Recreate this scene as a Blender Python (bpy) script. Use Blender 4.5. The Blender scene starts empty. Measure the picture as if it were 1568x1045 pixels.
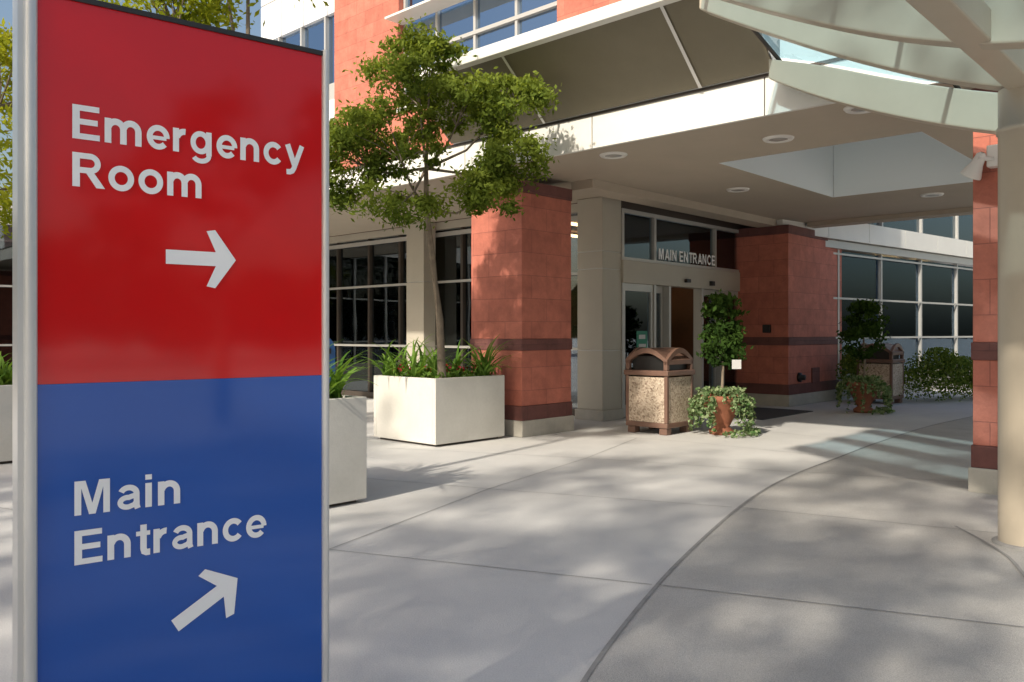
import bpy, math, random
import numpy as np
from mathutils import Vector, Matrix
random.seed(7); rng=np.random.default_rng(11)
S=bpy.context.scene
S.view_settings.view_transform='Standard'; S.view_settings.look='None'; S.view_settings.exposure=0
TH=math.radians(47.0)
cu,su=math.cos(TH),math.sin(TH)
def W(u,v,z=0): return (cu*u-su*v, su*u+cu*v, z)

# ---------------- materials
def mat(name,col,rough=.6,metal=0,spec=.5,noise=None,nscale=3,bump=0,bscale=60,coat=0,emit=None,estr=0,speck=0,sscale=140):
    m=bpy.data.materials.new(name); m.use_nodes=True; nt=m.node_tree; N=nt.nodes; L=nt.links
    b=N['Principled BSDF']; b.inputs['Base Color'].default_value=(*col,1); b.inputs['Roughness'].default_value=rough
    b.inputs['Metallic'].default_value=metal; b.inputs['Specular IOR Level'].default_value=spec
    b.inputs['Coat Weight'].default_value=coat
    tc=N.new('ShaderNodeTexCoord')
    if noise:
        n=N.new('ShaderNodeTexNoise'); n.inputs['Scale'].default_value=nscale; n.inputs['Detail'].default_value=8; n.inputs['Roughness'].default_value=.65
        L.new(tc.outputs['Object'],n.inputs['Vector'])
        r=N.new('ShaderNodeMapRange'); r.inputs[1].default_value=.3; r.inputs[2].default_value=.7; L.new(n.outputs['Fac'],r.inputs[0])
        x=N.new('ShaderNodeMix'); x.data_type='RGBA'; x.inputs[6].default_value=(*col,1); x.inputs[7].default_value=(*noise,1)
        L.new(r.outputs[0],x.inputs[0]); last=x.outputs[2]
        if speck:
            n5=N.new('ShaderNodeTexNoise'); n5.inputs['Scale'].default_value=sscale; n5.inputs['Detail'].default_value=4; L.new(tc.outputs['Object'],n5.inputs['Vector'])
            n6=N.new('ShaderNodeTexNoise'); n6.inputs['Scale'].default_value=.35; n6.inputs['Detail'].default_value=6; n6.inputs['Distortion'].default_value=.8; L.new(tc.outputs['Object'],n6.inputs['Vector'])
            r5=N.new('ShaderNodeMapRange'); r5.inputs[1].default_value=.32; r5.inputs[2].default_value=.68; r5.inputs[3].default_value=1-speck; r5.inputs[4].default_value=1+speck*.5; L.new(n5.outputs['Fac'],r5.inputs[0])
            r6=N.new('ShaderNodeMapRange'); r6.inputs[1].default_value=.35; r6.inputs[2].default_value=.65; r6.inputs[3].default_value=.86; r6.inputs[4].default_value=1.03; L.new(n6.outputs['Fac'],r6.inputs[0])
            mm=N.new('ShaderNodeMath'); mm.operation='MULTIPLY'; L.new(r5.outputs[0],mm.inputs[0]); L.new(r6.outputs[0],mm.inputs[1])
            vm=N.new('ShaderNodeVectorMath'); vm.operation='SCALE'; L.new(last,vm.inputs[0]); L.new(mm.outputs[0],vm.inputs['Scale']); last=vm.outputs[0]
        L.new(last,b.inputs['Base Color'])
    if bump:
        n2=N.new('ShaderNodeTexNoise'); n2.inputs['Scale'].default_value=bscale; n2.inputs['Detail'].default_value=5
        L.new(tc.outputs['Object'],n2.inputs['Vector'])
        bp=N.new('ShaderNodeBump'); bp.inputs['Strength'].default_value=bump; bp.inputs['Distance'].default_value=.01
        L.new(n2.outputs['Fac'],bp.inputs['Height']); L.new(bp.outputs[0],b.inputs['Normal'])
    if emit:
        b.inputs['Emission Color'].default_value=(*emit,1); b.inputs['Emission Strength'].default_value=estr
    return m
def brickmat(name,c1,c2,mort,bw=.6,rh=.3,ms=.006):
    m=bpy.data.materials.new(name); m.use_nodes=True; nt=m.node_tree; N=nt.nodes; L=nt.links
    b=N['Principled BSDF']; b.inputs['Roughness'].default_value=.75
    tc=N.new('ShaderNodeTexCoord'); br=N.new('ShaderNodeTexBrick'); L.new(tc.outputs['UV'],br.inputs['Vector'])
    br.inputs['Color1'].default_value=(*c1,1); br.inputs['Color2'].default_value=(*c2,1); br.inputs['Mortar'].default_value=(*mort,1)
    br.inputs['Scale'].default_value=1; br.inputs['Mortar Size'].default_value=ms; br.inputs['Brick Width'].default_value=bw; br.inputs['Row Height'].default_value=rh
    br.inputs['Mortar Smooth'].default_value=.3; br.inputs['Bias'].default_value=0
    n=N.new('ShaderNodeTexNoise'); n.inputs['Scale'].default_value=4.5; n.inputs['Detail'].default_value=9; n.inputs['Roughness'].default_value=.7; L.new(tc.outputs['Object'],n.inputs['Vector'])
    r=N.new('ShaderNodeMapRange'); r.inputs[1].default_value=.3; r.inputs[2].default_value=.7; r.inputs[3].default_value=.76; r.inputs[4].default_value=1.22; L.new(n.outputs['Fac'],r.inputs[0])
    mx=N.new('ShaderNodeVectorMath'); mx.operation='SCALE'; L.new(br.outputs['Color'],mx.inputs[0]); L.new(r.outputs[0],mx.inputs['Scale'])
    L.new(mx.outputs[0],b.inputs['Base Color'])
    n3=N.new('ShaderNodeTexNoise'); n3.inputs['Scale'].default_value=25; n3.inputs['Detail'].default_value=6; L.new(tc.outputs['Object'],n3.inputs['Vector'])
    ad=N.new('ShaderNodeMath'); ad.operation='SUBTRACT'; L.new(n3.outputs['Fac'],ad.inputs[0]); L.new(br.outputs['Fac'],ad.inputs[1])
    bp=N.new('ShaderNodeBump'); bp.inputs['Strength'].default_value=.6; bp.inputs['Distance'].default_value=.008; L.new(ad.outputs[0],bp.inputs['Height']); L.new(bp.outputs[0],b.inputs['Normal'])
    return m
def glassmat(name,tint,refl=.12,rough=.02,gcol=(.78,.9,1)):
    m=bpy.data.materials.new(name); m.use_nodes=True; nt=m.node_tree; N=nt.nodes; L=nt.links
    N.remove(N['Principled BSDF']); out=N['Material Output']
    t=N.new('ShaderNodeBsdfTransparent'); t.inputs[0].default_value=(*tint,1)
    g=N.new('ShaderNodeBsdfGlossy'); g.inputs['Roughness'].default_value=rough; g.inputs[0].default_value=(*gcol,1)
    f=N.new('ShaderNodeFresnel'); f.inputs[0].default_value=1.5
    a=N.new('ShaderNodeMath'); a.operation='ADD'; a.use_clamp=True; a.inputs[1].default_value=refl; L.new(f.outputs[0],a.inputs[0])
    x=N.new('ShaderNodeMixShader'); L.new(a.outputs[0],x.inputs[0]); L.new(t.outputs[0],x.inputs[1]); L.new(g.outputs[0],x.inputs[2]); L.new(x.outputs[0],out.inputs[0])
    tc=N.new('ShaderNodeTexCoord'); n=N.new('ShaderNodeTexNoise'); n.inputs['Scale'].default_value=.8; L.new(tc.outputs['Object'],n.inputs['Vector'])
    bp=N.new('ShaderNodeBump'); bp.inputs['Strength'].default_value=.15; bp.inputs['Distance'].default_value=.02; L.new(n.outputs['Fac'],bp.inputs['Height']); L.new(bp.outputs[0],g.inputs['Normal'])
    return m
def leafmat(name,dark,light,trans=.45):
    m=bpy.data.materials.new(name); m.use_nodes=True; nt=m.node_tree; N=nt.nodes; L=nt.links
    N.remove(N['Principled BSDF']); out=N['Material Output']
    at=N.new('ShaderNodeAttribute'); at.attribute_name='var'
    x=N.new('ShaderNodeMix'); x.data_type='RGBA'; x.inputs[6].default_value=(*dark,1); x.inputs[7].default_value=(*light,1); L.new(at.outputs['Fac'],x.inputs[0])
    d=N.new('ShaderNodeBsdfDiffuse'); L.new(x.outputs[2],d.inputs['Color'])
    if trans<=0: L.new(d.outputs[0],out.inputs[0]); return m
    t=N.new('ShaderNodeBsdfTranslucent'); s=N.new('ShaderNodeVectorMath'); s.operation='MULTIPLY'; s.inputs[1].default_value=(1.6,1.5,.6); L.new(x.outputs[2],s.inputs[0]); L.new(s.outputs[0],t.inputs[0])
    mx=N.new('ShaderNodeMixShader'); mx.inputs[0].default_value=trans; L.new(d.outputs[0],mx.inputs[1]); L.new(t.outputs[0],mx.inputs[2]); L.new(mx.outputs[0],out.inputs[0])
    return m

M_brick=brickmat('red_sandstone',(.50,.162,.11),(.425,.132,.088),(.29,.095,.07),ms=.004)
M_band=brickmat('dark_band',(.16,.06,.05),(.135,.05,.043),(.11,.042,.038),.4,.2,.004)
M_conc=mat('concrete_base',(.48,.45,.39),.85,noise=(.38,.36,.31),nscale=6,bump=.3)
M_pave=mat('pavement_fine',(.66,.65,.62),.8,noise=(.57,.565,.545),nscale=1.3,bump=.3,bscale=150,speck=.12)
M_pave2=mat('pavement_aggregate',(.63,.61,.565),.9,noise=(.52,.50,.46),nscale=2.2,bump=.8,bscale=230,speck=.25,sscale=190)
M_joint=mat('joint',(.22,.215,.205),.95,noise=(.34,.33,.31),nscale=9)
M_soff=mat('soffit_plaster',(.45,.38,.30),.8,noise=(.41,.35,.275),nscale=1.5)
M_slope=mat('soffit_panel_brown',(.20,.175,.12),.5,noise=(.175,.15,.10),nscale=2)
M_white=mat('white_fascia',(.76,.75,.70),.4,noise=(.71,.70,.65),nscale=2.5)
M_pan=mat('white_panel',(.78,.79,.80),.4,noise=(.72,.73,.75),nscale=1.5)
M_beige=mat('beige_metal',(.47,.435,.36),.4,noise=(.44,.405,.335),nscale=3)
M_steel=mat('beige_steel',(.52,.455,.355),.38,noise=(.48,.415,.32),nscale=3)
M_alu=mat('mullion_aluminium',(.50,.49,.46),.35,.3)
M_bronze=mat('bronze_frame',(.07,.055,.045),.4,.3)
M_well=mat('skylight_plaster',(.82,.86,.85),.8)
M_glass=glassmat('window_glass',(.72,.72,.72),.08)
M_glassR=glassmat('court_window_glass',(.62,.66,.70),.03,gcol=(.6,.8,1))
M_glassU=glassmat('upper_window_glass',(.5,.5,.5),.38,gcol=(.55,.74,1))
M_glassL=glassmat('wing_glass',(.40,.38,.37),.05)
M_cglass=glassmat('canopy_glass',(.38,.56,.66),.02)
M_sglass=glassmat('added_pane_tint',(.66,.72,.72),.02)
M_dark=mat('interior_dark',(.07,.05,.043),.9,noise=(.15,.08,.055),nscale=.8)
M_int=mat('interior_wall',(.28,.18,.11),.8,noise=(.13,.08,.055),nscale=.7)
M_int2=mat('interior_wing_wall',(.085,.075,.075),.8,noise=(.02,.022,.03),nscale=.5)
M_floor=mat('interior_floor',(.25,.21,.17),.4)
M_lamp=mat('lamp_warm',(1,.8,.5),.5,emit=(1,.70,.33),estr=10)
M_trim=mat('light_trim',(.74,.72,.68),.4)
M_lens=mat('light_lens',(.40,.39,.36),.15)
M_plant=mat('planter_paint',(.72,.70,.64),.6,noise=(.62,.60,.54),nscale=1.7,bump=.15,speck=.03,sscale=30)
M_soil=mat('soil',(.05,.035,.025),.95)
M_red=mat('sign_red',(.68,.002,.005),.3,spec=.2,coat=1); M_blue=mat('sign_blue',(.0005,.085,.43),.3,spec=.2,coat=1)
for m in(M_red,M_blue): m.node_tree.nodes['Principled BSDF'].inputs['Coat Roughness'].default_value=.075
M_txt=mat('sign_white',(.95,.95,.95),.4)
M_rail=mat('sign_rail',(.66,.66,.65),.3,.4)
M_railb=mat('sign_cap',(.03,.03,.03),.5)
M_brown=mat('can_brown',(.19,.11,.08),.45,noise=(.15,.085,.062),nscale=8)
M_black=mat('black_plastic',(.012,.012,.012),.4)
M_terra=mat('terracotta',(.33,.12,.065),.8,noise=(.23,.085,.045),nscale=12)
M_bark=mat('bark',(.25,.205,.15),.9,noise=(.15,.115,.085),nscale=15,bump=.6)
M_leaf=leafmat('leaf_tree',(.05,.09,.018),(.26,.32,.06),.42)
M_leafY=leafmat('leaf_backlit',(.14,.19,.02),(.38,.40,.05),.5)  # yellow backlight painted into the leaf colour
M_leafD=leafmat('leaf_dark',(.02,.045,.012),(.065,.12,.025),.2)
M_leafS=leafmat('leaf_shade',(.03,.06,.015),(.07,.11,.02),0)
M_leafG=leafmat('leaf_strap',(.08,.17,.03),(.20,.33,.07),.35)
M_leafI=leafmat('leaf_ivy',(.06,.13,.04),(.30,.37,.2),.2)
M_leafH=leafmat('leaf_hedge',(.05,.10,.02),(.20,.26,.06),.3)
M_flower=mat('flower_red',(.45,.03,.03),.6)
M_poster=mat('poster_green',(.03,.22,.14),.5); M_paper=mat('paper',(.55,.55,.54),.6)
M_bluep=mat('blue_plastic',(.02,.09,.28),.4)
M_mat=mat('mat_rubber',(.05,.05,.052),.9)
M_peb=bpy.data.materials.new('pebble_panel'); M_peb.use_nodes=True
nt=M_peb.node_tree;N=nt.nodes;L=nt.links;b=N['Principled BSDF'];b.inputs['Roughness'].default_value=.8
tc=N.new('ShaderNodeTexCoord');vo=N.new('ShaderNodeTexVoronoi');vo.inputs['Scale'].default_value=48;L.new(tc.outputs['Object'],vo.inputs['Vector'])
cr=N.new('ShaderNodeValToRGB');L.new(vo.outputs['Color'],cr.inputs[0]);e=cr.color_ramp.elements;e[0].color=(.18,.12,.085,1);e[1].color=(.66,.56,.44,1);k=e.new(.42);k.color=(.46,.37,.28,1)
L.new(cr.outputs[0],b.inputs['Base Color']);bp=N.new('ShaderNodeBump');bp.inputs['Strength'].default_value=.8;bp.inputs['Distance'].default_value=.008;bp.invert=True;L.new(vo.outputs['Distance'],bp.inputs['Height']);L.new(bp.outputs[0],b.inputs['Normal'])

# ---------------- helpers
def link(o,par=None):
    S.collection.objects.link(o)
    if par: o.parent=par
    return o
def empty(name,loc=(0,0,0),rz=0):
    e=bpy.data.objects.new(name,None); e.location=loc; e.rotation_euler=(0,0,rz); e.empty_display_size=.2; return link(e)
def mesh(name,vs,fs,m,par=None,smooth=False):
    me=bpy.data.meshes.new(name); me.from_pydata([tuple(v) for v in vs],[],fs); me.update()
    uv=me.uv_layers.new(name='UVMap')
    for p in me.polygons:
        n=p.normal
        for li in p.loop_indices:
            c=me.vertices[me.loops[li].vertex_index].co
            if abs(n.z)>.7: q=(c.x,c.y)
            elif abs(n.x)>abs(n.y): q=(c.y,c.z)
            else: q=(c.x,c.z)
            uv.data[li].uv=q
        p.use_smooth=smooth
    me.materials.append(m); return link(bpy.data.objects.new(name,me),par)
def boxes(name,bl,m,par=None,bev=0):
    vs=[];fs=[]
    for (a,b_,c,d,e,f) in bl:
        if a>b_:a,b_=b_,a
        if c>d:c,d=d,c
        if e>f:e,f=f,e
        i=len(vs); vs+=[(a,c,e),(b_,c,e),(b_,d,e),(a,d,e),(a,c,f),(b_,c,f),(b_,d,f),(a,d,f)]
        fs+=[tuple(i+k for k in q) for q in((0,3,2,1),(4,5,6,7),(0,1,5,4),(1,2,6,5),(2,3,7,6),(3,0,4,7))]
    o=mesh(name,vs,fs,m,par)
    if bev:
        md=o.modifiers.new('b','BEVEL'); md.width=bev; md.segments=2; md.limit_method='ANGLE'
    return o
def tubes(name,paths,m,par=None,seg=8):
    vs=[];fs=[]
    for path in paths:
        rings=[]
        P=[Vector(p[0]) for p in path]
        for i,(p,r) in enumerate(path):
            t=(P[min(i+1,len(P)-1)]-P[max(i-1,0)]).normalized()
            a=t.cross(Vector((0,0,1))) if abs(t.z)<.95 else t.cross(Vector((1,0,0)))
            a.normalize(); c=t.cross(a); base=len(vs)
            for k in range(seg):
                an=2*math.pi*k/seg; vs.append(P[i]+(a*math.cos(an)+c*math.sin(an))*r)
            rings.append(base)
        for q in range(len(rings)-1):
            for k in range(seg):
                k2=(k+1)%seg; fs.append((rings[q]+k,rings[q]+k2,rings[q+1]+k2,rings[q+1]+k))
        fs.append(tuple(rings[0]+k for k in range(seg))); fs.append(tuple(rings[-1]+k for k in reversed(range(seg))))
    return mesh(name,vs,fs,m,par,True)
def lathe(name,prof,m,par=None,loc=(0,0,0),seg=28):
    vs=[];fs=[]
    for r,z in prof:
        for k in range(seg):
            a=2*math.pi*k/seg; vs.append((loc[0]+r*math.cos(a),loc[1]+r*math.sin(a),loc[2]+z))
    for i in range(len(prof)-1):
        for k in range(seg):
            k2=(k+1)%seg; fs.append((i*seg+k,i*seg+k2,(i+1)*seg+k2,(i+1)*seg+k))
    return mesh(name,vs,fs,m,par,True)
def leaves(name,cent,m,size,par=None,asp=.4,droop=.3,vary=.5,cl=None):
    n=len(cent); C=np.asarray(cent,float)
    d=rng.normal(size=(n,3)); d[:,2]-=droop; d/=np.linalg.norm(d,axis=1)[:,None]
    r=rng.normal(size=(n,3)); s=np.cross(d,r); s/=np.linalg.norm(s,axis=1)[:,None]
    sz=size*(1+vary*(rng.random(n)-.5))[:,None]
    V=np.empty((n,4,3)); V[:,0]=C-d*sz*.5; V[:,1]=C+s*sz*asp*.5; V[:,2]=C+d*sz*.5; V[:,3]=C-s*sz*asp*.5
    me=bpy.data.meshes.new(name); me.vertices.add(n*4); me.vertices.foreach_set('co',V.reshape(-1).astype(np.float32))
    me.loops.add(n*4); me.loops.foreach_set('vertex_index',np.arange(n*4,dtype=np.int32))
    me.polygons.add(n); me.polygons.foreach_set('loop_start',np.arange(0,n*4,4,dtype=np.int32)); me.polygons.foreach_set('loop_total',np.full(n,4,dtype=np.int32))
    me.update(); at=me.attributes.new('var','FLOAT','FACE')
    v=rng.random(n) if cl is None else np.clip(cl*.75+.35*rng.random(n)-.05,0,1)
    at.data.foreach_set('value',v.astype(np.float32)); me.materials.append(m); me.validate()
    return link(bpy.data.objects.new(name,me),par)
def crown(clumps,nsub,nleaf,sr):
    pts=[];cl=[];subs=[]
    w=np.array([c[2] for c in clumps],float); w/=w.sum()
    for (c,r,_),ww in zip(clumps,w):
        for i in range(max(1,int(nsub*ww))):
            d=rng.normal(size=3); d/=np.linalg.norm(d); q=np.array(c)+d*np.array(r)*(.45+.55*rng.random()**.6)
            k=int(nleaf*ww/max(1,int(nsub*ww))*(.6+.8*rng.random()))
            rr=sr*(.6+.8*rng.random()); g=rng.normal(size=(k,3))*np.array([rr,rr,rr*.6])*.55
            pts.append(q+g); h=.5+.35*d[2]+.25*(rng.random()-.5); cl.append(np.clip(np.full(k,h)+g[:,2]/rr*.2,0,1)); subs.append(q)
    return np.vstack(pts),np.concatenate(cl),subs

# ---------------- ground
g=mesh('ground',[(-200,-200,0),(200,-200,0),(200,200,0),(-200,200,0)],[(0,1,2,3)],M_pave)
curve=[(-.9,-3),(-.55,-.5),(-.25,1.2),(.0,2.2),(.28,3.2),(.765,4.39),(1.22,5.35),(1.73,6.34),(2.2,7.15),(2.75,7.95),(3.5,8.9),(4.45,10.1),(5.9,11.8),(7.4,13.3)]
def smooth(pts,n=8):
    out=[]
    for i in range(len(pts)-1):
        p0=pts[max(i-1,0)];p1=pts[i];p2=pts[i+1];p3=pts[min(i+2,len(pts)-1)]
        for k in range(n):
            t=k/n
            out.append(tuple(.5*(2*p1[a]+(-p0[a]+p2[a])*t+(2*p0[a]-5*p1[a]+4*p2[a]-p3[a])*t*t+(-p0[a]+3*p1[a]-3*p2[a]+p3[a])*t**3) for a in range(2)))
    out.append(pts[-1]); return out
cs=smooth(curve)
vs=[(x,y,.004) for x,y in cs]+[(14,13.3,.004),(14,-3,.004)]
pv=mesh('pavement',vs,[tuple(range(len(vs)))],M_pave2)
def strip(name,pts,w,z,par):
    vs=[];fs=[]
    for i,(x,y) in enumerate(pts):
        a=Vector(pts[max(i-1,0)]);b_=Vector(pts[min(i+1,len(pts)-1)]);t=(b_-a).normalized();n=Vector((-t.y,t.x))*w/2
        vs+=[(x+n.x,y+n.y,z),(x-n.x,y-n.y,z)]
    for i in range(len(pts)-1): fs.append((2*i,2*i+1,2*i+3,2*i+2))
    return mesh(name,vs,fs,M_joint,par)
strip('curved_joint',cs,.022,.008,pv)
lines=[[(.78,4.41),(2.33,3.78),(4.5,2.9)],[(1.75,6.37),(3.25,5.55),(6,4.2)],[(.05,2.3),(1.5,1.7)],[(2.8,8.0),(6.5,6.4)],[(4.5,10.1),(8,9)]]
for l in lines: strip('joint',l,.009,.009,pv)
strip('joint',smooth([(3.08,5.75),(3.02,5.2),(2.92,4.8),(2.62,4.1),(2.2,3.3),(1.9,2.2)]),.02,.0095,pv)
for l in [[(.75,4.43),(-1.14,5.15),(-4,6.4)],[(1.7,6.4),(-.2,7.15),(-3,8.4)],[(2.75,8.0),(.8,8.9),(-1.5,9.7)],[(-1.14,5.15),(-.2,7.15),(.8,8.9),(1.6,10.6)],[(3.5,9.0),(2.2,10.2),(.6,11.3)],[(0,2.3),(-2,3.1)],[(4.45,10.2),(3.2,11.6),(1.4,13)],[(-1.14,5.15),(-1.9,3)]]:
    strip('joint',l,.007,.004,pv)

# ---------------- hospital building
B=empty('hospital_building',rz=TH)
def pillar(name,u0,u1,v0,v1,zt):
    boxes(name+'_shaft',[(u0,u1,v0,v1,.4,1.12),(u0,u1,v0,v1,1.27,zt-.16)],M_brick,B,.006)
    e=.012
    boxes(name+'_bands',[(u0-e,u1+e,v0-e,v1+e,.21,.4),(u0-e,u1+e,v0-e,v1+e,1.12,1.27),(u0-e,u1+e,v0-e,v1+e,zt-.16,zt)],M_band,B,.006)
    boxes(name+'_base',[(u0-.03,u1+.03,v0-.03,v1+.03,0,.21)],M_conc,B,.01)
pillar('pillar_near',7.91,8.92,7.2,8.14,3.33)
pillar('pillar_far',14.5,17.0,6.62,8.5,3.33)
pillar('pillar_right',7.8,8.8,.93,1.93,3.42)
uf=7.40; ue=15.6; zs=3.44; zr=3.78
boxes('canopy_roof',[(uf+.02,9.19,-.5,7.2,zs,zr),(9.19,12.74,-.5,2.75,zs,zr),(9.19,12.74,5.1,7.2,zs,zr),(12.74,ue,-.5,7.2,zs,zr),(uf+.02,10.45,7.2,32,zs,zr),(10.45,ue,7.2,7.56,zs,zr)],M_soff,B)
boxes('dropped_beam',[(8.95,14.5,6.85,7.22,3.32,zs+.001),(15.25,ue+.02,-.5,6.6,3.36,zs-.001)],M_soff,B)
boxes('skylight_well',[(9.04,12.89,5.102,5.25,3.79,5.2),(12.742,12.89,2.6,5.1,3.79,5.2),(9.04,9.188,2.6,5.1,3.79,5.2),(9.19,12.74,2.6,2.748,3.79,5.2)],M_well,B)  # near sides carried up out of view to block direct sun
boxes('skylight_liner',[(9.2,12.73,5.085,5.097,3.442,5.19),(12.725,12.737,2.76,5.08,3.442,5.19),(9.193,9.2,2.76,5.08,3.442,5.19),(9.21,12.72,2.753,2.76,3.442,5.19)],M_well,B)
boxes('added_well_pane',[(9.04,12.89,2.6,5.25,5.21,5.22)],M_sglass,B)  # unseen pane added to dim and cool the light in the well
fb=[];v=-.5
while v<32:
    w=2.05; fb.append((uf-.03,uf+.015,v+.006,v+w-.006,zs-.03,3.79)); v+=w
boxes('fascia',fb,M_white,B)
boxes('fascia_back',[(uf-.02,uf+.018,-.5,32,zs-.02,3.785)],M_bronze,B)
boxes('eave_drip',[(uf-.045,uf-.031,-.5,32,3.77,3.80)],M_bronze,B)
p0=(7.32,3.80); p1=(6.60,4.42)
vend=3.47; vstart=7.9
vs=[(p0[0],vend,p0[1]),(p1[0],vend,p1[1]),(p1[0],vstart,p1[1]),(p0[0],vstart,p0[1])]
mesh('eave_panels',vs,[(0,1,2,3)],M_slope,B)
for v in (4.25,6.3):
    t=.018; d=.012
    vs=[(p0[0]-d,v-t,p0[1]-d),(p1[0]-d,v-t,p1[1]-d),(p1[0]-d,v+t,p1[1]-d),(p0[0]-d,v+t,p0[1]-d)]
    mesh('eave_joint',vs,[(0,1,2,3)],M_trim,B)
boxes('eave_edge',[(6.50,6.62,vend-.05,vstart,4.40,4.53)],M_white,B,.01)
boxes('eave_roof',[(6.6,7.42,vend,vstart,4.44,4.5),(7.35,7.42,vend,vstart,3.80,4.44)],M_white,B)
mesh('eave_end',[(7.35,vend-.004,3.80),(6.62,vend-.004,4.42),(7.35,vend-.004,4.42)],[(0,1,2)],M_white,B)
LP=[(1.19,9.71),(2.86,8.89),(3.25,7.68),(1.52,12.1),(3.29,12.05),(2.86,13.5),(4.25,15.1),(6.34,12.5),(6.6,15.3)]
for x,y in LP:
    u=cu*x+su*y; v=-su*x+cu*y
    lathe('downlight',[(.0,-.012),(.10,-.012),(.105,-.02),(.15,-.022),(.165,-.004),(.165,.002)],M_trim,B,(u,v,zs),24)
    lathe('downlight_lens',[(.0,-.024),(.06,-.022),(.10,-.0135)],M_lens,B,(u,v,zs),24)
gu=10.6
boxes('glazing_left',[(gu,gu+.01,8.2,32,.12,3.3)],M_glass,B)
ml=[]
for v in (8.9,9.9,10.55,11.1,12.9,13.9,15.0,16.1,17.2,18.3,19.4,20.5,21.6,22.7,23.8): ml.append((gu-.06,gu+.05,v-.03,v+.03,.1,3.3))
boxes('mullions_left',ml,M_bronze,B)
boxes('rails_left',[(gu-.075,gu-.045,8.15,32,z-.022,z+.022) for z in(1.09,2.31)]+[(gu-.072,gu-.042,8.15,32,3.17,3.25)],M_alu,B)
boxes('sill_left',[(gu-.08,gu+.06,8.15,32,0,.12)],M_bronze,B)
boxes('head_left',[(gu-.1,gu+.06,8.12,32,3.3,zs-.002)],M_beige,B)
pil=[(gu-.42,gu-.12,11.75,12.25)]
for a,b_,c,d in pil:
    for z0,z1 in((.2,1.07),(1.085,2.30),(2.315,3.435)): boxes('pilaster_clad',[(a,b_,c,d,z0,z1)],M_beige,B,.008)
    boxes('pilaster_core',[(a+.01,b_-.01,c+.01,d-.01,0,3.43)],M_alu,B)
for z0,z1 in((.16,1.07),(1.085,2.33),(2.345,2.6),(2.615,3.435)): boxes('entry_column_clad',[(10.2,10.69,7.62,8.11,z0,z1)],M_beige,B,.008)
boxes('entry_column_core',[(10.21,10.68,7.63,8.1,0.02,3.43)],M_alu,B)
boxes('entry_column_base',[(10.17,10.72,7.59,8.14,0,.16)],M_conc,B,.008)
boxes('interior_backwall',[(10.7,18.5,13,13.1,0,3.4),(14.6,14.7,13.1,32,0,3.4)],M_int,B)
boxes('interior_floor',[(10.7,18.5,7.7,32,.0,.014)],M_floor,B)
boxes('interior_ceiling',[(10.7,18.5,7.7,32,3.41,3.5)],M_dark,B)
it=[]
for i in range(10):
    v=9+i*1.7+random.random(); it.append((12+random.random()*2,12.6+random.random()*1.5,v,v+.5+random.random(),.015,.8+random.random()*1.3))
boxes('interior_furniture',it,M_dark,B)
boxes('interior_partitions',[(11.8,11.9,13.5,15.5,.015,1.1),(16.4,16.5,8.4,12,.015,3.3)],M_dark,B)
boxes('interior_desk',[(12.9,15.5,11.2,11.3,.015,1.15),(13.4,14.2,12.9,12.98,1.3,2.2),(14.4,15.2,12.9,12.98,1.3,1.9),(15.2,15.9,10.0,10.5,.015,1.9)],M_int,B)
boxes('interior_notices',[(13.5,14.1,12.86,12.89,1.5,1.9),(14.6,14.95,12.86,12.89,1.4,1.8),(11.9,12.5,12.95,12.99,1.4,2.0),(15.3,15.8,9.96,9.99,1.0,1.5)],M_paper,B)
boxes('interior_lamps',[(11.5,12.4,9.6,9.7,3.35,3.39),(14.4,15.6,8.7,8.78,2.88,2.93),(13.0,14.2,10.5,10.6,3.3,3.34),(13.6,14.1,12.7,12.8,2.3,2.36),(12.3,13.0,15,15.1,3.3,3.33),(11.4,12.2,17.2,17.3,3.3,3.33),(11.6,13,12.2,12.4,3.3,3.34),(15,15.8,11.8,11.9,2.6,2.64)],M_lamp,B)  # visible lit lamps plus extra strips added to brighten the lobby
dv=7.62; u0=10.69
ux=15.2
boxes('door_glass',[(u0,11.58,dv+.03,dv+.04,.12,2.1),(11.0,11.98,dv+.12,dv+.13,.1,2.1),(13.2,13.85,dv+.12,dv+.13,.1,2.1),(13.92,ux,dv+.03,dv+.04,.12,2.1),(u0,ux,dv+.03,dv+.04,2.55,3.25)],M_glass,B)
boxes('door_header',[(u0,ux,dv-.04,dv+.16,2.14,2.50)],M_beige,B,.008)
boxes('door_header_sensor',[(12.5,12.62,dv-.1,dv-.042,2.22,2.28),(13.35,13.45,dv-.1,dv-.042,2.2,2.28)],M_black,B)
fr=[(u0,ux,dv-.02,dv+.06,3.25,3.31),(u0,ux,dv-.02,dv+.06,2.503,2.55)]
for u in(u0+.03,11.63,13.62,15.17): fr.append((u-.03,u+.03,dv-.018,dv+.058,2.55,3.25))
for u in(u0+.03,11.62,12.07,13.15,13.89,15.17): fr.append((u-.03,u+.03,dv-.022,dv+.15,0.02,2.14))
boxes('door_frames',fr,M_alu,B)
fr=[]
for a,b_,dd in((u0+.06,11.58,0),(11.66,12.03,.1),(13.2,13.85,.1),(13.92,15.14,0)):
    fr+=[(a,b_,dv+dd,dv+dd+.06,.02,.2),(a,b_,dv+dd,dv+dd+.06,2.02,2.138),(a,a+.05,dv+dd+.001,dv+dd+.059,.2,2.02),(b_-.05,b_,dv+dd+.001,dv+dd+.059,.2,2.02)]
boxes('door_leaves',fr,M_alu,B)
boxes('door_top_wall',[(u0,ux,dv,dv+.1,3.31,3.438)],M_bronze,B)
boxes('door_poster',[(11.15,11.45,dv+.02,dv+.028,1.05,1.38)],M_poster,B)
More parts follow.
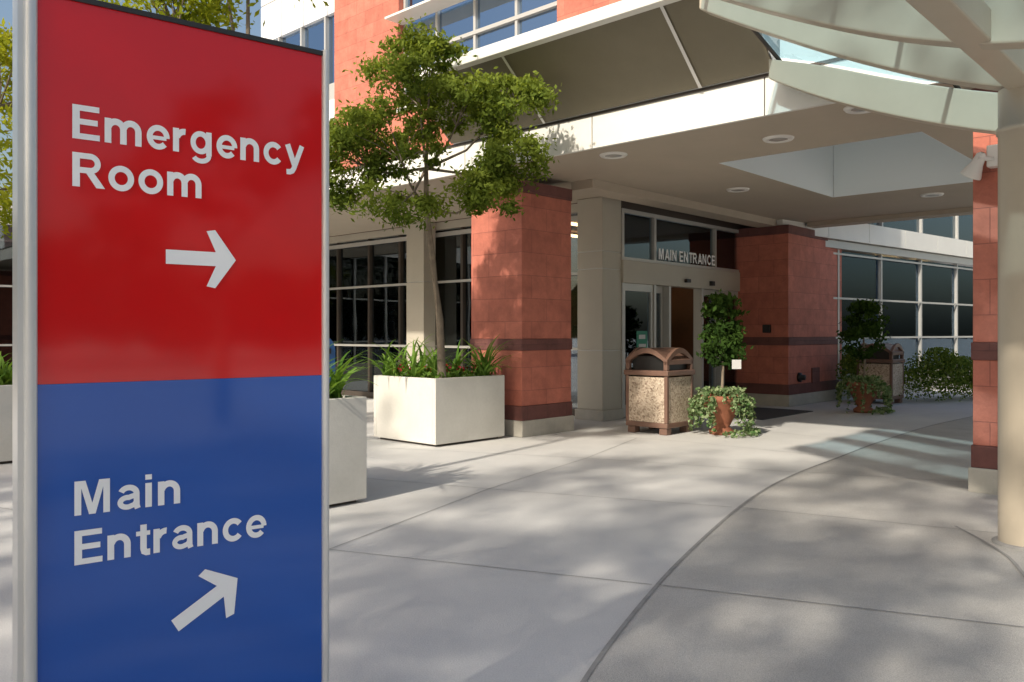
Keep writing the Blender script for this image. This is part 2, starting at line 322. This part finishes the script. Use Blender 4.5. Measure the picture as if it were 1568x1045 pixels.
boxes('door_poster_notes',[(11.2,11.4,dv+.012,dv+.018,1.12,1.17),(11.2,11.38,dv+.012,dv+.018,1.25,1.32),(14.2,14.38,dv+.015,dv+.022,1.2,1.45)],M_paper,B)
boxes('vestibule_frame',[(12.1,12.16,9.3,9.4,0.02,2.4),(13.1,13.16,9.3,9.4,.02,2.4),(11,15,9.3,9.4,2.3,2.42)],M_alu,B)
boxes('wall_camera_box',[(14.44,14.5,6.95,7.1,1.35,1.5)],M_black,B,.01)
lathe('standpipe',[(0,.0),(.09,0),(.09,.04),(.05,.05),(.05,.12),(0,.12)],M_black,B,(0,0,0),20)
sp=bpy.data.objects['standpipe']; sp.rotation_euler=(math.pi/2,0,0); sp.location=(14.95,6.62,.52)
boxes('wall_grate',[(15.5,15.85,6.595,6.62,.38,.68)],M_band,B,.01)
boxes('upper_brick',[(gu,gu+.4,13.0,15.2,3.79,14),(gu,gu+.4,6.0,8.86,3.79,14),(gu,gu+.4,8.86,13.0,3.79,5.75),(gu+.4,18,6.0,6.3,3.79,14),(gu,gu+.4,8.86,13,9.3,14)],M_brick,B)
boxes('upper_glass',[(gu+.18,gu+.19,8.86,13,5.8,9.3)],M_glassU,B)
ms=[(gu+.12,gu+.22,v-.03,v+.03,5.8,9.3) for v in(8.9,9.9,10.95,12.0,12.96)]+[(gu+.1,gu+.23,8.86,13,z-.035,z+.035) for z in(6.9,8.3)]
boxes('upper_mullions',ms,M_alu,B)
boxes('upper_ledge',[(gu-.08,gu+.2,8.86,13,5.75,5.83),(gu-.35,gu+.1,8.86,13,7.55,7.59)],M_white,B)
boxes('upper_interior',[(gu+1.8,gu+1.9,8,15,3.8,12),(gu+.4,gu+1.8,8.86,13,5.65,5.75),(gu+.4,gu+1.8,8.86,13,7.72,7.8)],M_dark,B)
boxes('upper_room_lamps',[(gu+.9,gu+1.1,9.2,9.8,7.68,7.71)],M_lamp,B)
pb=[]
v=15.23
while v<19:
    z=3.8
    while z<14:
        if not (7.2<z+.5<8.6 and v<18.9): pb.append((11.1,11.3,v+.008,v+.96-.008,z+.008,z+.96-.008))
        z+=.98
    v+=.98
boxes('upper_white_panels',pb,M_pan,B)
boxes('upper_white_core',[(11.12,18,15.2,19.1,3.8,7.1),(11.12,18,15.2,19.1,8.8,14),(11.9,18,15.2,19.1,7.1,8.8)],M_alu,B)
boxes('upper_white_glass',[(11.2,11.21,15.2,19.1,6.7,8.8)],M_glassU,B)
boxes('upper_white_mullions',[(11.1,11.25,v-.03,v+.03,6.7,8.7) for v in(15.3,16.3,17.3,18.3,19)],M_alu,B)
boxes('wing_glass',[(-2,10.4,19.0,19.01,.5,3.55)],M_glassL,B)
boxes('wing_wall',[(-2,10.4,18.97,19.2,0,.5)],M_beige,B)
boxes('wing_band',[(-2,10.4,18.9,24,3.55,3.95)],M_white,B)
boxes('wing_mullions',[(u-.03,u+.03,18.95,19.05,.5,3.55) for u in np.arange(-1.5,10.4,1.1)]+[(-2,10.4,18.96,18.99,z-.02,z+.02) for z in(1.1,2.3)],M_alu,B)
boxes('wing_interior',[(-2,10.4,22,22.1,0,3.5)],M_dark,B)

rw=empty('glazed_wing',(6.55,16.8,0),math.atan2(1,1.205))
boxes('wing_glass_pane',[(-.6,14,0,.01,.5,3.02)],M_glassR,rw)
boxes('wing_base',[(-.6,14,-.05,.1,0,.5)],M_conc,rw)
boxes('wing_head',[(-.6,14,-.12,.15,3.05,3.2)],M_alu,rw)
boxes('wing_fascia',[(-2.2+1.62*i,-2.2+1.62*(i+1)-.012,-.2,.15,3.22,3.62) for i in range(10)],M_white,rw)
boxes('wing_upper_glass',[(-2.2,14,-.02,0,3.64,7)],M_glass,rw)
boxes('wing_mull',[(x-.03,x+.03,-.06,.05,.5,3.04) for x in(0.05,1.85,3.75,5.7,7.6,9.5)]+[(-.6,14,-.07,-.04,z-.02,z+.02) for z in(1.25,2.05,2.95)]+[(x-.03,x+.03,-.08,.0,3.64,7) for x in(0.05,1.85,3.75,5.7,7.6,9.5)],M_alu,rw)
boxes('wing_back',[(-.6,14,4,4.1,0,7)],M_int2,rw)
boxes('wing_roof',[(-2.2,14,.02,4.1,7,7.2)],M_alu,rw)
boxes('wing_floor2',[(-.6,14,.16,4,3.1,3.6)],M_dark,rw)
boxes('wing_furn',[(x,x+.5+.4*random.random(),1+random.random(),2.2+random.random(),0,.7+random.random()*1.2) for x in np.arange(0,9,1.3)],M_int,rw)
boxes('wing_pictures',[(x,x+.5+.3*random.random(),3.95,3.98,1.3+.3*random.random(),1.9+.3*random.random()) for x in np.arange(.4,10,1.7)],M_paper,rw)
boxes('wing_lamps',[(.6,1.5,1.5,1.6,2.75,2.8),(5.0,6.2,1.6,1.7,2.55,2.6),(2.6,3.4,2,2.1,2.75,2.8),(7,8,1.6,1.7,2.6,2.65)],M_lamp,rw)  # lit lamps behind the glass, with more added to brighten the wing

# ---------------- glass canopy
C=empty('glass_canopy',rz=TH)
def rib(name,u,bot,top,t=.07):
    poly=bot+top[::-1]; n=len(poly)
    vs=[(u-t,a,z) for a,z in poly]+[(u+t,a,z) for a,z in poly]
    fs=[tuple(range(n))[::-1],tuple(range(n,2*n))]+[(i,(i+1)%n,n+(i+1)%n,n+i) for i in range(n)]
    o=mesh(name,vs,fs,M_steel,C); md=o.modifiers.new('b','BEVEL'); md.width=.012; md.segments=2; md.limit_method='ANGLE'
def sm(p): return smooth(p,4)
b1=sm([(.2,2.72),(1.0,2.84),(1.35,2.93),(1.8,3.1),(2.39,3.38),(3.0,3.71),(3.5,4.0)])
t1=sm([(.2,3.12),(1.0,3.2),(1.35,3.27),(1.8,3.43),(2.39,3.72),(3.0,4.02),(3.5,4.22)])
b2=sm([(.2,2.7),(1.0,2.76),(1.6,2.88),(2.3,3.12),(2.94,3.40),(3.44,3.67)])
t2=sm([(.2,2.98),(1.0,3.05),(1.6,3.18),(2.3,3.42),(2.94,3.68),(3.44,3.85)])
rib('rib',3.85,b1,t1); rib('rib',4.95,b1,t1); rib('rib',6.08,b1,t1,.085); rib('rib',7.2,b2,t2,.085)
def zt(v,u):
    f=(np.interp(v,[a for a,_ in t1],[z for _,z in t1])); h=np.interp(v,[a for a,_ in t2],[z for _,z in t2])
    k=max(0,min(1,(u-6.08)/1.12)); return f*(1-k)+h*k
us=[3.6,4.95,6.08,7.28]; vsn=[.2,.6,1,1.2,1.4,1.6,1.8,2.1,2.39,2.7,3,3.25,3.44]
nv=len(vsn)
vv=[(u,v,zt(v,u)+.05) for u in us for v in vsn]; ff=[]
for i in range(3):
    for j in range(nv-1): a=i*nv+j; ff.append((a,a+1,a+nv+1,a+nv))
mesh('canopy_glass_sheet',vv,ff,M_cglass,C)
tubes('purlins',[[((u,v,zt(v,u)+.02),.018) for u in us] for v in(1.9,3.4)],M_bronze,C)
lathe('column',[(.155,0),(.155,2.62),(.165,2.62),(.165,2.66),(.155,2.66),(.155,2.9)],M_steel,C,(6.08,1.2,0),32)
lathe('column_foot',[(.19,0),(.19,.015),(.156,.02)],M_joint,C,(6.08,1.2,0),32)
boxes('long_beam',[(3.6,7.3,1.12,1.28,2.88,3.05)],M_steel,C,.01)

sl=empty('floodlight',W(7.74,1.80,2.78),TH)
boxes('mount',[(-.06,.05,-.12,.0,-.06,.12)],M_trim,sl,.01)
tubes('arm',[[((-.05,-.05,.0),.02),((-.1,.05,.02),.02)]],M_trim,sl)
o=lathe('head',[(.02,0),(.04,.02),(.05,.1),(.085,.2),(.085,.21),(0,.19)],M_trim,sl); o.location=(-.08,.02,.06); o.rotation_euler=(math.radians(210),math.radians(-15),0)

# ---------------- sign
SG=empty('hospital_direction_sign',(-1.097,1.86,0),math.atan2(.44,.564))
SWd=.715; ztp=2.118; zb=.10; zm=1.235
boxes('panel_red',[(.02,SWd-.012,-.04,.04,zm,ztp-.012)],M_red,SG)
boxes('panel_blue',[(.02,SWd-.012,-.04,.04,zb,zm-.0006)],M_blue,SG)
def rail(name,xc,w):
    prof=[]
    for k in range(17):
        a=math.pi*k/16; prof.append((math.cos(a)*w,-.042-math.sin(a)*.012))
    poly=[(xc+w,.05)]+[(xc+x,y) for x,y in prof]+[(xc-w,.05)]
    n=len(poly); vs=[(x,y,.0) for x,y in poly]+[(x,y,ztp+.003) for x,y in poly]
    mesh(name,vs,[tuple(range(n)),tuple(range(n,2*n))]+[(i,(i+1)%n,n+(i+1)%n,n+i) for i in range(n)],M_rail,SG)
rail('rail_a',.008,.013); rail('rail_b',SWd-.004,.010)
boxes('rail_groove',[(-.016,-.004,-.03,.05,0,ztp)],M_rail,SG)
boxes('top_cap',[(.0205,SWd-.014,-.046,.045,ztp-.012,ztp)],M_railb,SG)
yy=-.0415
def arc(cx,cy,rx,ry,a0,a1,n=22): return [(cx+rx*math.cos(math.radians(a0+(a1-a0)*i/n)),cy+ry*math.sin(math.radians(a0+(a1-a0)*i/n))) for i in range(n+1)]
w_=.195
G={
'E':(.88,[([(.105,0),(.105,1)],.21),([(.1,.085),(.78,.085)],.17),([(.1,.515),(.72,.515)],.17),([(.1,.915),(.765,.915)],.17)],[]),
'R':(.97,[([(.105,0),(.105,1)],.21),([(.1,.915),(.50,.915)]+arc(.50,.705,.21,.21,80,-80)+[(.50,.495),(.1,.495)],.17)],[[(.36,.45),(.60,.45),(.92,0),(.67,0)]]),
'M':(1.12,[],[[(0,0),(0,1),(.30,1),(.485,.33),(.67,1),(.97,1),(.97,0),(.785,0),(.785,.78),(.575,0),(.395,0),(.185,.78),(.185,0)]]),
'A':(.98,[([(.15,.27),(.78,.27)],.17)],[[(0,0),(.36,1),(.48,1),(.48,.8),(.22,0)],[(.93,0),(.57,1),(.45,1),(.45,.8),(.71,0)]]),
'I':(.36,[([(.11,0),(.11,1)],.22)],[]),
'N':(.98,[([(.1,0),(.1,1)],.2),([(.76,0),(.76,1)],.2)],[[(.01,1),(.22,1),(.85,0),(.64,0)]]),
'T':(.82,[([(.4,0),(.4,.9)],.22),([(0,.91),(.8,.91)],.18)],[]),
'C':(.96,[(arc(.47,.5,.37,.415,35,325,34),.19)],[]),
' ':(.35,[],[]),
'm':(1.22,[([(.1,0),(.1,.74)],w_),(arc(.33,.42,.225,.235,165,0)+[(.555,.3),(.555,0)],w_),(arc(.78,.42,.225,.235,165,0)+[(1.005,.3),(1.005,0)],w_)],[]),
'n':(.80,[([(.1,0),(.1,.74)],w_),(arc(.345,.41,.235,.245,165,0)+[(.58,.3),(.58,0)],w_)],[]),
'r':(.52,[([(.1,0),(.1,.74)],w_),(arc(.38,.36,.26,.29,160,84),.19)],[]),
'e':(.79,[(arc(.365,.365,.27,.29,-2,318,34),.178),([(.1,.345),(.62,.345)],.12)],[]),
'c':(.76,[(arc(.365,.365,.27,.29,38,322,34),.183)],[]),
'o':(.85,[(arc(.385,.365,.285,.29,0,360,40),.185)],[]),
'g':(.84,[(arc(.35,.38,.25,.28,0,360,36),.172),([(.625,.74),(.625,-.02)],.185),(arc(.365,-.02,.26,.185,0,-155,22),.155)],[]),
'y':(.74,[([(.10,.74),(.36,.06)],.20),([(.65,.74),(.385,.06),(.34,-.06),(.28,-.15),(.19,-.19),(.06,-.195)],.18)],[]),
'a':(.78,[(arc(.345,.465,.23,.195,158,0,20)+[(.575,.3),(.58,.1),(.61,0)],.172),([(.575,.41),(.42,.385)]+arc(.305,.22,.2,.145,75,300,20)+[(.51,.13),(.575,.22)],.158)],[]),
'i':(.35,[([(.11,0),(.11,.74)],w_),([(.11,.84),(.11,1)],w_)],[]),
't':(.48,[([(.22,.93),(.22,.2),(.245,.11),(.31,.075),(.42,.075)],.195),([(0,.665),(.42,.665)],.14)],[])}
def word(s,x0,width,z0,cap,par,y0=yy,track=.035,name=None,dz=.00003):
    tot=sum(G[c][0]+track for c in s)-track-.08; sx=width/(tot*cap); x=0; vs=[];fs=[];off=0
    for ci,c in enumerate(s):
        adv,st,pol=G[c]
        for pts,w in st:
            off+=1; yo=y0-.0012-dz*(off%6); n=len(pts); base=len(vs)
            for i in range(n):
                p=Vector(pts[i]); a=Vector(pts[i-1]) if i>0 else p; b_=Vector(pts[i+1]) if i<n-1 else p
                if c in 'og' and n>35 and (i==0 or i==n-1): a=Vector(pts[-2]); b_=Vector(pts[1])
                d1=(p-a).normalized() if (p-a).length>1e-6 else (b_-p).normalized()
                d2=(b_-p).normalized() if (b_-p).length>1e-6 else d1
                t=(d1+d2).normalized(); nn=Vector((-t.y,t.x)); k=1/max(.5,nn.dot(Vector((-d1.y,d1.x)))); nn=nn*w/2*k
                for q_ in(p+nn,p-nn): vs.append((x0+(x+q_.x)*cap*sx,yo,z0+q_.y*cap))
            for i in range(n-1): fs.append((base+2*i,base+2*i+1,base+2*i+3,base+2*i+2))
        for P in pol:
            off+=1; yo=y0-.0012-dz*(off%6); base=len(vs)
            for q_ in P: vs.append((x0+(x+q_[0])*cap*sx,yo,z0+q_[1]*cap))
            fs.append(tuple(range(base,base+len(P))))
        x+=adv+track
    mesh(name or 'text_'+s.lower(),vs,fs,M_txt,par)
def sw(s,a,b_,z): word(s,a*SWd,(b_-a)*SWd,z,.078,SG)
sw('Emergency',.126,.90,1.793); sw('Room',.126,.533,1.684); sw('Main',.132,.462,.933); sw('Entrance',.132,.7605,.820)
word('MAIN ENTRANCE',11.68,1.85,2.57,.18,B,dv-.05,.08,'main_entrance_letters',.0008)
def arrow(name,cx,cz,ang,Ln,H,t):
    a=t/2; hx=Ln/2; q=H/2
    P=[(-hx,-a),(hx-t*1.45,-a),(hx-q*1.0-t*.02,-q+t*.12),(hx-q*.62-t*.2,-q),(hx,0),(hx-q*.62-t*.2,q),(hx-q*1.0-t*.02,q-t*.12),(hx-t*1.45,a),(-hx,a)]
    c,s=math.cos(ang),math.sin(ang)
    vs=[(cx+x*c-z*s,yy-.0012,cz+x*s+z*c) for x,z in P]; mesh(name,vs,[tuple(range(len(P)))],M_txt,SG)
arrow('arrow_right',.53*SWd,1.535,0,.171,.146,.035)
arrow('arrow_up_right',.548*SWd,.679,math.radians(30),.178,.146,.035)

# ---------------- planters and trees
def planter(loc_uv,size=1.18,h=.81):
    u,v=loc_uv; P=empty('planter_box',W(u,v,0),TH); s=size; t=.06
    boxes('plinth',[(.06,s-.06,.06,s-.06,0,.035)],M_bronze,P)
    boxes('walls',[(0,s,0,t,.03,h),(0,s,s-t,s,.03,h),(0,t,t,s-t,.03,h),(s-t,s,t,s-t,.03,h)],M_plant,P,.006)
    boxes('bottom',[(t,s-t,t,s-t,.04,h-.07)],M_soil,P)
    return P
planter((6.5,7.29)); planter((2.86,5.35),1.18,.84); planter((1.9,9.6))
def strap(name,centers,n,ln,m=M_leafG,w=.034):
    vs=[];fs=[];var=[]
    for (x,y,z) in centers:
        for i in range(n):
            a=random.random()*2*math.pi; l=ln*(.6+.6*random.random()); el=math.radians(50+38*random.random()); d=Vector((math.cos(a),math.sin(a),0)); sd=Vector((-d.y,d.x,0))
            p=Vector((x+random.uniform(-.05,.05),y+random.uniform(-.05,.05),z)); ang=el; base=len(vs); K=6
            for k in range(K+1):
                ww=w*(1-(k/K)**2)*.5+.002; vs+= [p+sd*ww,p-sd*ww]
                p=p+(d*math.cos(ang)+Vector((0,0,1))*math.sin(ang))*l/K; ang-=math.radians(8+13*random.random())
            r=random.random()
            for k in range(K): fs.append((base+2*k,base+2*k+1,base+2*k+3,base+2*k+2)); var.append(r)
    o=mesh(name,vs,fs,m,None,True); at=o.data.attributes.new('var','FLOAT','FACE'); at.data.foreach_set('value',var); return o
def uvpts(u0,v0,s,n,z,edge=False):
    out=[]
    for i in range(n): out.append(W(u0+.12+random.random()*(s-.24),v0+.12+random.random()*(s-.24),z))
    return out
strap('strap_leaf_plant',uvpts(6.5,7.29,1.18,6,.76)+[W(6.6,8.35,.76),W(6.65,8.15,.76),W(6.65,8.3,.76),W(7.5,7.45,.76),W(7.55,7.5,.76),W(7.4,7.4,.76)],16,.66)
strap('strap_leaf_plant.001',uvpts(2.86,5.35,1.18,7,.8)+[W(3.85,5.5,.8),W(3.75,5.75,.8),W(3.9,5.65,.8)],15,.58)
strap('strap_leaf_plant.002',uvpts(1.9,9.6,1.18,8,.78),14,.45)
fp=np.array([np.array(W(6.6+random.random(),7.4+random.random(),.84+.1*random.random())) for i in range(160)])
lv=leaves('planter_flowers',fp,M_flower,.04,None,.8)
gp=np.array([np.array(W(6.58+random.random()*1.02,7.37+random.random()*1.02,.76+.12*random.random())) for i in range(1500)])
leaves('planter_groundcover',gp,M_leafG,.06,None,.4)

def tree(name,trunk,clumps,nsub,nleaf,sr,lsize,m,nbr=30,asp=.38):
    T=empty(name,trunk[0][0])
    off=Vector(trunk[0][0])
    pts,cl,subs=crown(clumps,nsub,nleaf,sr)
    o=leaves('crown',pts-np.array(off),m,lsize,T,asp,.35,.6,cl)
    tp=[(Vector(p)-off,r) for p,r in trunk]
    paths=[tp]; top=tp[-1][0]; tr=tp[-1][1]
    lim=[]
    for (c,r,_) in clumps:
        c=Vector(c)-off; k=random.choice([-1,-1,-2]) ; s=tp[k][0]; mid=s.lerp(c,.5)+Vector((0,0,-.12*(c-s).length))
        paths.append([(s,tr*.75),(mid,tr*.5),(c,tr*.22)]); lim.append((mid,c))
    for q in random.sample(subs,min(nbr,len(subs))):
        q=Vector(q)-off; a,b_=min(lim,key=lambda l:(l[1]-q).length); s=a.lerp(b_,.5)
        paths.append([(s,tr*.3),(s.lerp(q,.5)+Vector((0,0,.03)),tr*.18),(q,tr*.07)])
    tubes('trunk',paths,M_bark,T,7); return T
x0,y0=W(6.75,7.45)[:2]
tr=[((x0,y0,.74),.055),((x0-.02,y0-.1,1.5),.045),((x0-.09,y0-.3,2.2),.04),((x0-.14,y0-.5,2.75),.035),((x0-.12,y0-.7,3.2),.026)]
CL=[((-1.02,9.0,4.12),(.56,.55,.36),1.5),((-.5,9.1,3.85),(.5,.5,.34),1.1),((-.04,8.9,3.80),(.40,.42,.38),1.2),((-.02,9.0,3.25),(.40,.42,.30),1.2),
    ((-1.3,9.1,3.5),(.62,.6,.42),1.8),((-1.85,9.3,3.3),(.42,.42,.52),1.4),((-1.2,9.0,2.76),(.42,.4,.26),.7),((-.25,9.0,2.84),(.36,.38,.24),.8),((-.9,9.1,4.46),(.38,.4,.18),.5)]
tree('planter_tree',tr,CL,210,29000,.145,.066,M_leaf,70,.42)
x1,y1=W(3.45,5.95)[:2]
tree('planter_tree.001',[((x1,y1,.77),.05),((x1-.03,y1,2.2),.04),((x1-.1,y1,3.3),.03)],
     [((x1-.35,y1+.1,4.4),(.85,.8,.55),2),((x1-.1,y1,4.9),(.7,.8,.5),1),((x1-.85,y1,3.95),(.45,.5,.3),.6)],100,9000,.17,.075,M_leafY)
x2,y2=W(2.45,10.2)[:2]
tree('planter_tree.002',[((x2,y2,.75),.05),((x2,y2,2.2),.04),((x2,y2,3.0),.03)],
     [((x2,y2,3.5),(1.1,1.0,.8),2),((x2+.5,y2,4.1),(.9,.8,.5),1.2),((x2+.3,y2,2.8),(.9,.8,.4),1)],100,9000,.18,.085,M_leafY)
def big(x,y,h,r,n=2600,sr=.6):
    c=[((x,y,h*.72),(r,r,h*.2),3),((x+r*.4,y-r*.3,h*.56),(r*.7,r*.7,h*.12),1)]
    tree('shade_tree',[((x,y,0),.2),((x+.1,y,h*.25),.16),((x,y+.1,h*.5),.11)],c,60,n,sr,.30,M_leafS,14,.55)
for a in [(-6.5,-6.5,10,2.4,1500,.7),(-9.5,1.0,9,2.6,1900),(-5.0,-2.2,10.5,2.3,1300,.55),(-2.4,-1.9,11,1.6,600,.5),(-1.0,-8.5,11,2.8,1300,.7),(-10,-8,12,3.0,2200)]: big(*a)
tree('reflected_tree',[((8.2,-3.8,0),.12),((8.2,-3.8,1.6),.09),((8.15,-3.8,2.6),.07)],[((8.2,-3.8,3.9),(1.5,1.5,.9),2),((7.4,-4.6,3.2),(.9,.9,.5),1),((9.2,-3.0,4.4),(1.0,1.0,.6),1)],46,2600,.32,.17,M_leafS,24,.5)  # unseen tree added to break up reflections in the sign's gloss
P=[]
for i in range(46):
    az=math.radians(170+i*4.6); R_=34+6*random.random(); cx,cy=R_*math.cos(az),R_*math.sin(az); hh=3.5+3.5*random.random()
    k=170; d=rng.normal(size=(k,3)); d/=np.linalg.norm(d,axis=1)[:,None]; P.append(np.array([cx,cy,hh*.58])+d*np.array([2.8,2.8,hh*.5])*(.6+.4*rng.random((k,1))))
leaves('reflected_tree_belt',np.vstack(P),M_leafS,1.1,None,.8)  # unseen distant trees added to darken reflections in the window panes

def can(x,y,name='trash_can'):
    T=empty(name,(x,y,0),TH); s=.66; g_=.05
    boxes('feet',[(a,a+.12,b_,b_+.12,0,.09) for a in(0.02,s-.14) for b_ in(.02,s-.14)],M_brown,T,.01)
    boxes('base',[(0,s,0,s,.09,.16)],M_brown,T,.012)
    boxes('posts',[(a,a+g_,b_,b_+g_,.16,.80) for a in(0,s-g_) for b_ in(0,s-g_)],M_brown,T,.008)
    boxes('pebble_panels',[(g_,s-g_,.008,s-.008,.16,.76),(.008,s-.008,g_,s-g_,.16,.76)],M_peb,T)
    boxes('top_rim',[(-.02,s+.02,-.02,s+.02,.78,.85)],M_brown,T,.012)
    boxes('inner',[(.07,s-.07,.07,s-.07,.85,1.04)],M_black,T)
    boxes('hood_posts',[(a,a+.06,b_,b_+.06,.85,.98) for a in(0,s-.06) for b_ in(0,s-.06)],M_brown,T,.008)
    def arch(name,axis,c0,c1):
        vs=[];fs=[];K=12
        for k in range(K+1):
            t=k/K; w=t*s; zo=.99+.16*math.sin(math.pi*t); zi=.93+.15*math.sin(math.pi*t)
            for c in(c0,c1):
                for z in(zi,zo): vs.append((c,w,z) if axis=='u' else (w,c,z))
        for k in range(K):
            a=4*k; fs+=[(a,a+1,a+5,a+4),(a+2,a+6,a+7,a+3),(a+1,a+3,a+7,a+5),(a,a+4,a+6,a+2)]
        fs+=[(0,2,3,1),(4*K,4*K+1,4*K+3,4*K+2)]
        mesh(name,vs,fs,M_brown,T)
    arch('hood_shell','u',0.003,s-.003); 
    arch('hood_side','v',0,.05); arch('hood_side','v',s-.05,s)
    return T
can(2.03,10.83); can(7.12,15.5,name='trash_can.001')

def topiary(x,y,name,hb=1.0,ht=1.85,rx=.27,paper=False):
    T=empty(name,(x,y,0))
    lathe('pot',[(0,0),(.16,0),(.17,.05),(.10,.1),(.13,.16),(.22,.34),(.27,.44),(.29,.46),(.28,.52),(.24,.52),(.22,.46),(0,.45)],M_terra,T)
    tubes('stem',[[((0,0,.43),.022),((.02,.01,.9),.018),((-.01,0,1.4),.014)]],M_bark,T)
    h=(ht-hb)/2
    pts,cl,_=crown([((0,0,hb+h*.6),(rx,rx,h*.65),2),((.03,0,hb+h*1.35),(rx*.85,rx*.85,h*.6),1.5),((-.05,0,ht-.12),(rx*.45,rx*.45,.15),.4)],60,3000,.1)
    leaves('crown',pts,M_leafD,.075,T,.5,.5,.6,cl)
    iv=[]
    for i in range(50):
        a=random.random()*2*math.pi
        L_=random.uniform(.08,.25) if 4.3<a<5.0 else random.uniform(.15,.53)
        r0=.27
        for k in range(int(55*L_)+8):
            t=random.random(); zz=.54-L_*t; rr=r0+.13*math.sin(min(1,t*2)*1.5)+random.uniform(-.03,.03)
            iv.append((rr*math.cos(a+random.uniform(-.08,.08)),rr*math.sin(a+random.uniform(-.08,.08)),max(.02,zz)))
    for i in range(350): 
        a=random.random()*6.28; r=random.random()*.33; iv.append((r*math.cos(a),r*math.sin(a),.52+random.random()*.1))
    for i in range(160):
        a=random.uniform(-1.8,.6); r=random.uniform(.3,.5); iv.append((r*math.cos(a),r*math.sin(a),.02+random.random()*.05))
    leaves('ivy',np.array(iv),M_leafI,.055,T,.75)
    if paper: boxes('notice',[(.06,.18,-.29,-.285,.88,1.0)],M_paper,T)
topiary(2.80,11.05,'topiary_plant',.92,1.85,.27,True)
topiary(5.97,14.05,'topiary_plant.001',.9,1.9,.33)
def hedge(name,pts,h,w,n,m=M_leafH):
    P=[]
    for i in range(n):
        k=random.randrange(len(pts)-1); t=random.random(); x=pts[k][0]*(1-t)+pts[k+1][0]*t; y=pts[k][1]*(1-t)+pts[k+1][1]*t
        hh=h*(.8+.2*math.sin(x*3.1)+.12*math.sin(x*7+y*3)); z=hh*random.random()**.5; r=w*math.sqrt(max(0,1-(z/hh)**3))
        P.append((x+random.uniform(-r,r),y+random.uniform(-r,r),z+.02))
    return leaves(name,np.array(P),m,.07,None,.5,.1)
hedge('hedge',[(7.9,16.2),(8.8,16.6),(9.8,17.0),(12.5,19.2)],.95,.6,10000)
hedge('hedge.001',[(6.5,15.9),(7.0,16.6)],.95,.3,1800)

boxes('door_mat',[(12.0,13.9,5.9,7.3,.0,.012)],M_mat,None).rotation_euler=(0,0,TH)
RB=empty('recycling_bin',(-3.75,15.6,0),TH)
K=10
prof=[(0,0),(.5,0),(.5,1.0)]+[(.25+.25*math.cos(math.pi*k/K),1.0+.28*math.sin(math.pi*k/K)) for k in range(1,K)]+[(0,1.0)]
n=len(prof); vs=[(x,0,z) for x,z in prof]+[(x,.5,z) for x,z in prof]
o=mesh('body',vs,[tuple(range(n)),tuple(range(2*n-1,n-1,-1))]+[(i,n+i,n+(i+1)%n,(i+1)%n) for i in range(n)],M_bluep,RB)
boxes('slot',[(.1,.4,-.012,-.002,.95,1.05)],M_black,RB)

# ---------------- light
el=math.radians(36); hx,hy=-.58,-.815
w=bpy.data.worlds.new('World'); S.world=w; w.use_nodes=True; nt=w.node_tree
sk=nt.nodes.new('ShaderNodeTexSky'); sk.sky_type='NISHITA'; sk.sun_disc=False; sk.sun_elevation=el; sk.sun_rotation=math.atan2(hx,hy)%(2*math.pi)
sk.air_density=1.3; sk.dust_density=4.0; sk.ozone_density=1.2
nt.links.new(sk.outputs[0],nt.nodes['Background'].inputs[0]); nt.nodes['Background'].inputs[1].default_value=.15
sd=bpy.data.lights.new('sun','SUN'); sd.energy=5.0; sd.angle=math.radians(1.4); sd.color=(1,.91,.78)
so=link(bpy.data.objects.new('sun',sd)); d=Vector((hx*math.cos(el),hy*math.cos(el),math.sin(el))); so.rotation_euler=d.to_track_quat('Z','Y').to_euler()
cam=bpy.data.cameras.new('camera'); cam.lens=29.1; cam.sensor_width=36; cam.shift_y=-.008; cam.clip_end=1000; cam.clip_start=.05
co=link(bpy.data.objects.new('camera',cam)); co.location=(0,0,1.35); co.rotation_euler=(math.pi/2,0,0); S.camera=co
